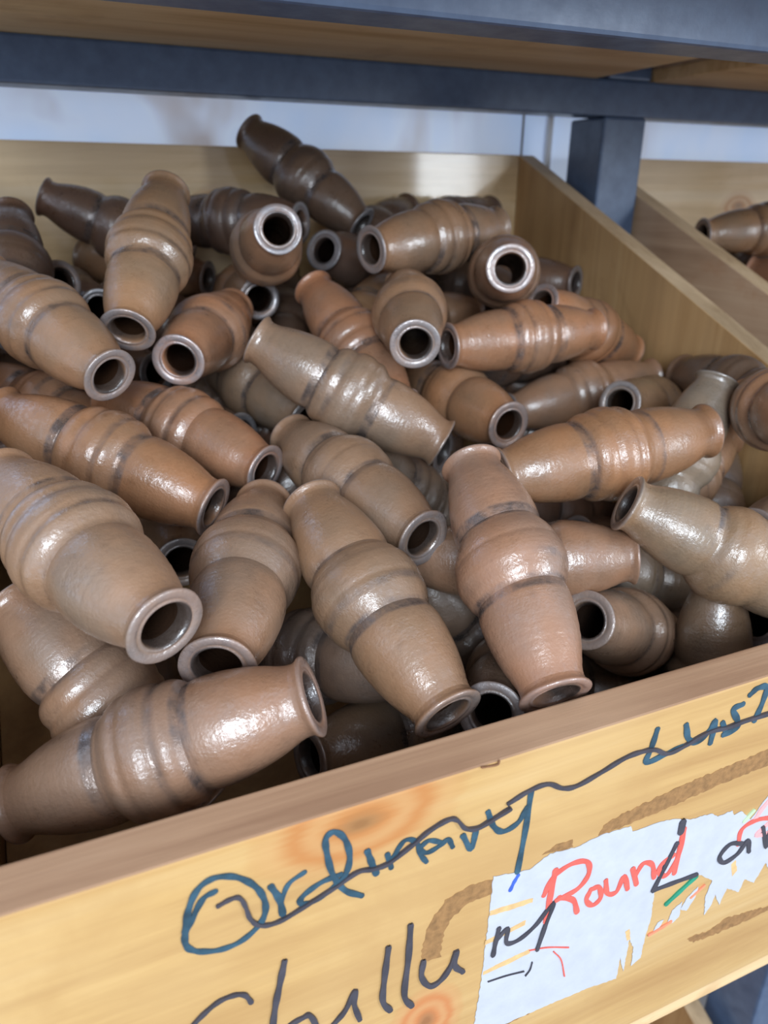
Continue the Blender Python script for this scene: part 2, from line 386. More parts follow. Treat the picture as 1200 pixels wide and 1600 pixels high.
STROKES = [
    ('teal', 0.002454, [(0.06562, -0.01928), (0.06121, -0.02095), (0.05681, -0.02863), (0.05352, -0.03544), (0.05367, -0.04177), (0.05739, -0.04611), (0.06488, -0.04925), (0.07283, -0.04884), (0.08004, -0.04407), (0.08318, -0.03761), (0.08261, -0.02948), (0.07912, -0.02173), (0.07295, -0.0152), (0.06562, -0.01264), (0.05956, -0.01574), (0.05563, -0.02427), (0.05356, -0.03391)]),
    ('teal', 0.002731, [(0.08588, -0.02605), (0.08871, -0.03391), (0.08972, -0.04238)]),
    ('teal', 0.002003, [(0.08902, -0.03723), (0.09248, -0.02814), (0.09908, -0.02459)]),
    ('teal', 0.002533, [(0.1134, -0.03223), (0.10541, -0.03293), (0.09805, -0.03671), (0.09696, -0.04022), (0.10151, -0.04157), (0.10895, -0.03857), (0.11524, -0.03337), (0.11733, -0.02478), (0.11549, -0.01473), (0.11137, -0.00927), (0.10787, -0.01129), (0.10816, -0.0193), (0.11033, -0.03118), (0.11513, -0.04142), (0.12209, -0.04764)]),
    ('teal', 0.002769, [(0.1247, -0.02478), (0.12661, -0.03197), (0.12856, -0.03851)]),
    ('teal', 0.002215, [(0.1333, -0.03003), (0.1351, -0.03829)]),
    ('teal', 0.00222, [(0.13542, -0.03336), (0.14081, -0.02597), (0.14619, -0.02901), (0.14801, -0.03631), (0.15091, -0.04171)]),
    ('teal', 0.002274, [(0.15721, -0.03359), (0.15162, -0.03045), (0.14806, -0.03337), (0.15116, -0.03682), (0.15728, -0.03527), (0.16067, -0.03337), (0.16302, -0.0385)]),
    ('teal', 0.00273, [(0.16774, -0.03428), (0.17214, -0.04352), (0.17389, -0.03462)]),
    ('teal', 0.002786, [(0.17922, -0.02585), (0.18251, -0.03496), (0.18765, -0.04008), (0.19498, -0.03789), (0.19887, -0.03093)]),
    ('teal', 0.002866, [(0.20017, -0.02275), (0.1993, -0.0448), (0.19744, -0.06816)]),
    ('blue', 0.001875, [(0.19795, -0.07023), (0.19605, -0.07363), (0.19437, -0.07791)]),
    ('teal', 0.003093, [(0.26652, -0.01058), (0.26498, -0.02064), (0.26344, -0.02841), (0.27421, -0.02745), (0.28422, -0.02614)]),
    ('teal', 0.003239, [(0.28413, -0.01369), (0.2875, -0.02269), (0.29413, -0.02649), (0.3003, -0.02152), (0.30284, -0.01704), (0.30268, -0.02992)]),
    ('teal', 0.002699, [(0.30788, -0.01948), (0.31164, -0.02639)]),
    ('teal', 0.003326, [(0.31899, -0.01218), (0.31319, -0.01358), (0.31793, -0.02133), (0.31851, -0.02626), (0.31056, -0.02759)]),
    ('teal', 0.003319, [(0.32261, -0.00764), (0.32677, -0.00511), (0.33266, -0.00616), (0.33288, -0.01439), (0.33018, -0.02512)]),
    ('ink', 0.001678, [(0.06611, -0.0266), (0.07058, -0.02536), (0.07384, -0.02598), (0.07574, -0.03089), (0.07699, -0.03776), (0.07955, -0.04254), (0.08405, -0.0451), (0.09056, -0.04474), (0.1003, -0.04132), (0.1102, -0.03785), (0.12025, -0.03368), (0.12662, -0.03472), (0.13309, -0.03479), (0.14353, -0.02952), (0.15142, -0.02471), (0.15946, -0.02214), (0.16394, -0.02358), (0.16819, -0.02984), (0.17402, -0.03218), (0.18112, -0.03035), (0.18969, -0.02754)]),
    ('ink', 0.002086, [(0.18903, -0.02468), (0.19913, -0.02138), (0.20852, -0.02118), (0.21691, -0.02657), (0.22469, -0.02788), (0.23721, -0.02471), (0.24989, -0.02092), (0.26002, -0.02058), (0.26724, -0.02212), (0.27523, -0.02688), (0.28579, -0.02564), (0.29979, -0.02223), (0.31138, -0.02324), (0.32491, -0.02297), (0.35141, -0.02375)]),
    ('ink', 0.001933, [(0.07474, -0.08442), (0.07257, -0.07889), (0.06858, -0.07659), (0.06273, -0.07669), (0.05667, -0.08013), (0.05104, -0.08555), (0.04862, -0.09304), (0.05016, -0.10138), (0.05558, -0.10679), (0.06272, -0.10765)]),
    ('ink', 0.002566, [(0.08911, -0.06851), (0.08673, -0.07986), (0.0841, -0.09284), (0.08213, -0.10665), (0.0806, -0.12121)]),
    ('ink', 0.002364, [(0.08174, -0.1141), (0.08898, -0.10801), (0.09555, -0.10626), (0.09842, -0.10666), (0.10121, -0.11554), (0.10194, -0.12293)]),
    ('ink', 0.002432, [(0.10858, -0.11908), (0.11418, -0.11298), (0.11896, -0.10278), (0.11834, -0.11114), (0.12079, -0.12252)]),
    ('ink', 0.002733, [(0.13429, -0.08425), (0.13264, -0.10184), (0.13191, -0.11711), (0.13548, -0.12527)]),
    ('ink', 0.002791, [(0.14452, -0.07591), (0.14385, -0.09645), (0.14244, -0.11921), (0.14623, -0.12856)]),
    ('ink', 0.002669, [(0.15145, -0.10207), (0.15087, -0.11198), (0.15553, -0.12062), (0.16159, -0.11895), (0.16659, -0.11062), (0.1681, -0.10389), (0.16765, -0.1132), (0.17205, -0.11965)]),
    ('ink', 0.002365, [(0.19017, -0.10032), (0.18894, -0.10925), (0.18826, -0.11741)]),
    ('ink', 0.002241, [(0.18962, -0.10759), (0.19488, -0.10268), (0.19522, -0.1125), (0.20196, -0.11393), (0.21115, -0.1084), (0.21981, -0.09775), (0.2169, -0.11126), (0.21373, -0.1267)]),
    ('red', 0.003222, [(0.21883, -0.07633), (0.21752, -0.09547), (0.2172, -0.10937)]),
    ('red', 0.002826, [(0.21392, -0.09025), (0.21782, -0.08045), (0.22771, -0.07624), (0.23697, -0.07892), (0.23906, -0.08762), (0.2336, -0.09504), (0.22178, -0.09709)]),
    ('red', 0.002912, [(0.22303, -0.09609), (0.23187, -0.10186), (0.23546, -0.11174)]),
    ('red', 0.002805, [(0.24213, -0.09937), (0.24037, -0.10587), (0.24476, -0.11145), (0.24922, -0.10839), (0.2471, -0.10024), (0.24213, -0.09937)]),
    ('red', 0.002847, [(0.25084, -0.09749), (0.25324, -0.10717), (0.25904, -0.10883), (0.26236, -0.09963), (0.26617, -0.11004)]),
    ('red', 0.002904, [(0.26727, -0.09672), (0.27176, -0.10946)]),
    ('red', 0.002895, [(0.26974, -0.10335), (0.27374, -0.09609), (0.28012, -0.0997), (0.2832, -0.10981)]),
    ('red', 0.003, [(0.29402, -0.09909), (0.28646, -0.10247), (0.28652, -0.10877), (0.29223, -0.11174), (0.29737, -0.10094), (0.29743, -0.08256)]),
    ('red', 0.003028, [(0.29726, -0.0845), (0.29731, -0.11315)]),
    ('ink', 0.002732, [(0.29431, -0.09099), (0.28905, -0.10569), (0.28428, -0.11967)]),
    ('ink', 0.002593, [(0.28428, -0.11967), (0.29799, -0.12034), (0.31403, -0.12147)]),
    ('ink', 0.003997, [(0.29525, -0.07691), (0.29533, -0.08372)]),
    ('ink', 0.002727, [(0.34744, -0.11353), (0.33525, -0.10846), (0.32894, -0.11489), (0.33374, -0.12134), (0.34285, -0.11864), (0.34813, -0.1112), (0.35153, -0.12055)]),
    ('ink', 0.002802, [(0.35821, -0.10594), (0.36589, -0.12347), (0.36435, -0.1117), (0.3699, -0.10734)]),
    ('red', 0.002946, [(0.34167, -0.11156), (0.34143, -0.1007), (0.35155, -0.09792), (0.36844, -0.10241)]),
    ('pink', 0.003409, [(0.34942, -0.09814), (0.35382, -0.09034), (0.35975, -0.08421)]),
    ('pink', 0.003011, [(0.36222, -0.10429), (0.3549, -0.11005), (0.36821, -0.11326)]),
    ('palegreen', 0.002411, [(0.34166, -0.09507), (0.34716, -0.08987)]),
    ('green', 0.002896, [(0.29659, -0.13552), (0.30504, -0.12971), (0.31447, -0.12341)]),
    ('red', 0.00064, [(0.20946, -0.1253), (0.22023, -0.12882), (0.23354, -0.13578)]),
    ('red', 0.000664, [(0.22435, -0.13398), (0.22991, -0.14304), (0.23364, -0.15715)]),
    ('ink', 0.000514, [(0.21179, -0.13483), (0.2109, -0.13974), (0.20859, -0.14282)]),
    ('ink', 0.000417, [(0.18676, -0.13496), (0.19688, -0.13633), (0.20735, -0.13887)]),
    ('redstain', 0.00198, [(0.28849, -0.15492), (0.29842, -0.153), (0.30274, -0.15168)]),
    ('redstain', 0.001487, [(0.32276, -0.13384), (0.31435, -0.13898)]),
    ('crackwood', 0.000704, [(0.17433, -0.00028), (0.18136, -0.00118), (0.18237, 0.00032)]),
]
PAPER = [(0.1848, -0.06526), (0.20394, -0.06975), (0.21466, -0.06443), (0.22985, -0.06678), (0.24323, -0.06485), (0.26111, -0.06642), (0.26272, -0.0705), (0.28422, -0.07176), (0.29026, -0.07336), (0.30094, -0.07797), (0.31526, -0.07956), (0.32028, -0.08355), (0.3306, -0.08348), (0.33264, -0.08735), (0.33773, -0.08665), (0.34666, -0.09599), (0.35606, -0.08284), (0.37758, -0.08031), (0.39586, -0.13838), (0.37363, -0.14405), (0.36943, -0.13754), (0.36381, -0.15072), (0.35507, -0.14395), (0.35283, -0.15278), (0.34229, -0.14509), (0.3407, -0.14948), (0.33913, -0.15674), (0.33357, -0.14569), (0.3326, -0.15268), (0.32875, -0.15978), (0.32603, -0.14331), (0.32837, -0.13302), (0.31462, -0.12129), (0.30207, -0.12045), (0.28585, -0.12169), (0.28725, -0.14176), (0.28582, -0.15703), (0.2858, -0.17159), (0.27984, -0.17506), (0.27893, -0.16042), (0.27476, -0.15134), (0.27481, -0.17663), (0.27054, -0.16297), (0.27051, -0.18001), (0.25219, -0.17687), (0.22355, -0.17515), (0.19655, -0.1745), (0.17587, -0.17266), (0.18127, -0.16463), (0.1832, -0.13085), (0.18421, -0.09499)]
HOLES = [
    [(0.18453, -0.0865), (0.19439, -0.08741), (0.20786, -0.08935), (0.2078, -0.09205), (0.19632, -0.09123), (0.18446, -0.08971)],
    [(0.18337, -0.10537), (0.19579, -0.10373), (0.2052, -0.10244), (0.20502, -0.10575), (0.19444, -0.10705), (0.18326, -0.10831)],
    [(0.18371, -0.12653), (0.19761, -0.12509), (0.20937, -0.12441), (0.21002, -0.12749), (0.19793, -0.12883), (0.18356, -0.12895)],
    [(0.27047, -0.1435), (0.27327, -0.14268), (0.27541, -0.15168), (0.2728, -0.15147)],
    [(0.34035, -0.126), (0.34309, -0.12384), (0.34664, -0.13327), (0.34369, -0.13652)],
]
BITS = [
    [(0.30048, -0.15287), (0.30231, -0.14345), (0.30861, -0.13966), (0.30849, -0.15104), (0.30487, -0.15389)],
    [(0.30832, -0.14521), (0.312, -0.13787), (0.31829, -0.13292), (0.3179, -0.14065), (0.3133, -0.14877)],
    [(0.2903, -0.15585), (0.29335, -0.14818), (0.29741, -0.1479), (0.29523, -0.15256)],
]
STAIN = [
    [(0.18571, -0.06712), (0.17278, -0.06559), (0.1612, -0.06885), (0.15433, -0.07828), (0.15109, -0.08968), (0.15035, -0.09882), (0.15376, -0.10356), (0.16008, -0.10441), (0.16079, -0.09278), (0.16361, -0.08287), (0.17195, -0.0767), (0.18487, -0.0763)],
    [(0.24169, -0.06609), (0.24411, -0.05924), (0.25237, -0.05659), (0.26977, -0.05438), (0.28763, -0.05169), (0.30653, -0.05098), (0.32603, -0.04981), (0.3628, -0.04709), (0.36651, -0.05913), (0.34946, -0.05983), (0.3289, -0.06085), (0.30898, -0.06141), (0.29013, -0.06361), (0.27165, -0.06451), (0.25727, -0.06488)],
    [(0.21058, -0.06416), (0.21584, -0.06053), (0.22658, -0.06097), (0.22772, -0.06589), (0.21963, -0.06488)],
    [(0.31998, -0.17458), (0.32653, -0.17429), (0.33603, -0.17666), (0.34854, -0.17188), (0.37089, -0.17661), (0.38366, -0.17901), (0.38492, -0.1834), (0.35599, -0.18299), (0.3396, -0.18218), (0.32569, -0.18046)],
    [(0.18762, -0.17083), (0.20149, -0.17057), (0.2232, -0.1719), (0.24393, -0.17287), (0.2453, -0.17602), (0.22355, -0.17515), (0.20197, -0.1762)],
]
front['label'] = 'yellow varnished front board with the handwritten words Ordinary Lust, Chillum and Round'
for i, s in enumerate(STAIN):
    obj('glue_stain', decal_mesh('glue_stain', [rough_outline(s, 0.0007, i)], 0.0, 0.00012), M_STAIN, front)
pl = obj('paper_label', decal_mesh('paper_label', [rough_outline(PAPER, 0.00035, 31)], -0.00012, 0.00025), M_PAPER, front)
pl['label'] = 'torn white paper label glued to the board'
for i, s in enumerate(BITS):
    obj('paper_scrap', decal_mesh('paper_scrap', [rough_outline(s, 0.0003, 50 + i)], -0.00012, 0.00025), M_PAPER, front)
for i, s in enumerate(HOLES):
    obj('torn_patch', decal_mesh('torn_patch', [rough_outline(s, 0.00025, 80 + i)], -0.00037, 0.00008), M_TORN, front)
for i, (c, w, p) in enumerate(STROKES):
    obj('pen_stroke', ribbon_mesh('pen_stroke', [(w, p)], 0.0, {'teal': 0.00040, 'ink': 0.00082}.get(c, 0.00058) + 0.000004*i), INK[c], front)

# ------------------------------------------------------------------ clay pipes
D = 0.059; RAD = D/2; LEN = 2.45 * D
def pchip(pts, xs):
    x = [p[0] for p in pts]; y = [p[1] for p in pts]; n = len(x)
    h = [x[i+1]-x[i] for i in range(n-1)]; dl = [(y[i+1]-y[i])/h[i] for i in range(n-1)]
    mm = [dl[0]] + [0.0 if dl[i-1]*dl[i] <= 0 else 2*dl[i-1]*dl[i]/(dl[i-1]+dl[i]) for i in range(1, n-1)] + [dl[-1]]
    out = []
    for q in xs:
        i = 0
        while i < n-2 and q > x[i+1]: i += 1
        t = (q-x[i])/h[i]
        out.append(y[i]*(1+2*t)*(1-t)**2 + mm[i]*h[i]*t*(1-t)**2 + y[i+1]*t*t*(3-2*t) + mm[i+1]*h[i]*t*t*(t-1))
    return out
BARREL = [(0.040, 0.530), (0.06, 0.545), (0.10, 0.615), (0.15, 0.695), (0.21, 0.762), (0.265, 0.803), (0.31, 0.818), (0.338, 0.806), (0.352, 0.786), (0.362, 0.778)]
BELLY = {
 'a': [(0.362, 0.778), (0.370, 0.795), (0.388, 0.84), (0.415, 0.905), (0.44, 0.945), (0.460, 0.962), (0.464, 0.952), (0.468, 0.960), (0.49, 0.99), (0.52, 1.0), (0.55, 0.982), (0.575, 0.935), (0.590, 0.905), (0.597, 0.893), (0.612, 0.85), (0.626, 0.80), (0.638, 0.778)],
 'b': [(0.362, 0.778), (0.368, 0.805), (0.380, 0.86), (0.398, 0.91), (0.420, 0.932), (0.440, 0.920), (0.448, 0.922), (0.470, 0.975), (0.500, 1.0), (0.525, 0.99), (0.545, 0.955), (0.553, 0.950), (0.570, 0.957), (0.588, 0.925), (0.606, 0.86), (0.624, 0.795), (0.638, 0.778)],
 'c': [(0.362, 0.778), (0.372, 0.80), (0.392, 0.86), (0.42, 0.93), (0.455, 0.98), (0.49, 1.0), (0.52, 0.99), (0.535, 0.965), (0.541, 0.962), (0.565, 0.945), (0.60, 0.86), (0.622, 0.80), (0.638, 0.778)]}
RIMP = [(0.040, 0.530), (0.030, 0.535), (0.022, 0.552), (0.014, 0.585), (0.008, 0.600), (0.003, 0.594), (0.0, 0.566), (0.0005, 0.500), (0.002, 0.465), (0.005, 0.445), (0.006, 0.425), (0.0025, 0.408), (0.004, 0.380), (0.012, 0.358), (0.030, 0.342), (0.05, 0.338)]
SEG = 44
def lathe(name, prof, wob, seed):
    """prof: list of (z fraction from centre, radius fraction)"""
    V, F = [], []
    rnd = random.Random(seed); ph = [rnd.uniform(0, 6.28) for _ in range(6)]
    for (u, r) in prof:
        z = (u - 0.5)*LEN
        bx = wob*0.0010*math.sin(u*4.1 + ph[0]); by = wob*0.0010*math.sin(u*3.7 + ph[1])
        for s in range(SEG):
            a = 2*math.pi*s/SEG
            rr = r*RAD*(1 + wob*(0.010*math.cos(2*a + ph[2] + 2*u) + 0.006*math.cos(3*a + ph[3] + 6*u) + 0.004*math.sin(5*a + ph[4] + 9*u)))
            V.append((rr*math.cos(a) + bx, rr*math.sin(a) + by, z + wob*0.0006*math.cos(a + ph[5])*(1 if 0.3 < u < 0.7 else 0.4)))
    n = len(prof)
    for i in range(n-1):
        for s in range(SEG):
            t = (s+1) % SEG
            F.append((i*SEG+s, i*SEG+t, (i+1)*SEG+t, (i+1)*SEG+s))
    me = mesh_from(name, V, F, True)
    return me
def frange(a, b, n): return [a + (b-a)*i/(n-1) for i in range(n)]
PIPE = {}
def pipe_meshes(kind, var):
    rnd = random.Random(hash((kind, var)) % 1000 if False else (ord(kind)*31 + var*7)); key = (kind, var)
    sd = ord(kind)*100 + var
    fat = 1 + rnd.uniform(-0.025, 0.025)
    fa = frange(0.040, 0.362, 20); ra = pchip(BARREL, fa)
    ring = lambda u: 0.004*math.sin(u*150 + var) if var % 2 else 0
    def w_(u): return max(0, min(1, (u-0.040)/0.05))*max(0, min(1, (0.362-u)/0.05))
    barrel = [(u, r*(1 + ((fat-1) + ring(u))*w_(u))) for u, r in zip(fa, ra)]
    fb = frange(0.362, 0.638, 40); belly = list(zip(fb, pchip(BELLY[kind], fb)))
    if var % 3 == 1: belly = [(1-u, r) for u, r in reversed(belly)]
    mir = lambda pr: [(1-u, r) for u, r in pr]
    P = {'barrelA': lathe('barrel', barrel, 1, sd), 'belly': lathe('belly', belly, 1, sd), 'barrelB': lathe('barrel', list(reversed(mir(barrel))), 1, sd),
         'rimA': lathe('rim', list(reversed(RIMP)), 1, sd), 'rimB': lathe('rim', mir(RIMP), 1, sd)}
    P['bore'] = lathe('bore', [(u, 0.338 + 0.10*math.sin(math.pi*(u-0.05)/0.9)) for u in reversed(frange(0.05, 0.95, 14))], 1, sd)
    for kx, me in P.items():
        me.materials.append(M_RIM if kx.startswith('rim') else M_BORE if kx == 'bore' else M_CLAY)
        bm = bmesh.new(); bm.from_mesh(me)
        bmesh.ops.recalc_face_normals(bm, faces=bm.faces)
        # open shells: make outer parts face outwards, the bore face the axis
        f0 = bm.faces[len(bm.faces)//2]; c = f0.calc_center_median(); out = f0.normal.dot(Vector((c.x, c.y, 0)).normalized())
        want = -1 if kx == 'bore' else 1
        if not kx.startswith('rim') and out*want < 0: bmesh.ops.reverse_faces(bm, faces=bm.faces)
        bm.to_mesh(me); bm.free()
    PIPE[key] = P
for kd in 'abc':
    for v_ in range(3): pipe_meshes(kd, v_)
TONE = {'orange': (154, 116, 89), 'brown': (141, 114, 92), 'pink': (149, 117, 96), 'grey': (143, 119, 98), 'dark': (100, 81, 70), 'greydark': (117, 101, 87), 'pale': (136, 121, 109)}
def make_pipe(a, b, s, kind, tone, label, group, i):
    rnd = random.Random(1000 + i)
    a = Vector(a); b = Vector(b); c = (a + b)/2; d = (b - a)
    root = empty('clay_pipe', c)
    q = d.normalized().to_track_quat('Z', 'Y')
    root.rotation_mode = 'QUATERNION'
    root.rotation_quaternion = q @ Euler((0, 0, rnd.uniform(0, 6.28))).to_quaternion()
    zs = d.length / LEN
    root.scale = (s, s, zs)
    tag(root, label, 'clay pipe', group)
    P = PIPE[(kind, rnd.randrange(3))]
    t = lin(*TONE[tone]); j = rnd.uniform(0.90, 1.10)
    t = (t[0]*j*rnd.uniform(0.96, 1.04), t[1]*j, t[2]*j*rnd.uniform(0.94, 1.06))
    sd = rnd.uniform(0, 40); lus = min(1.0, max(0.25, 0.35 + 1.2*(c.y - 0.05))) * rnd.uniform(0.8, 1.1)
    for nm, key in (('barrel', 'barrelA'), ('belly', 'belly'), ('barrel', 'barrelB'), ('rim', 'rimA'), ('rim', 'rimB'), ('bore', 'bore')):
        o = bpy.data.objects.new(nm, P[key]); COL.objects.link(o); o.parent = root
        o['tint'] = t; o['seed'] = sd
        if nm == 'rim': o['lustre'] = lus
    return root
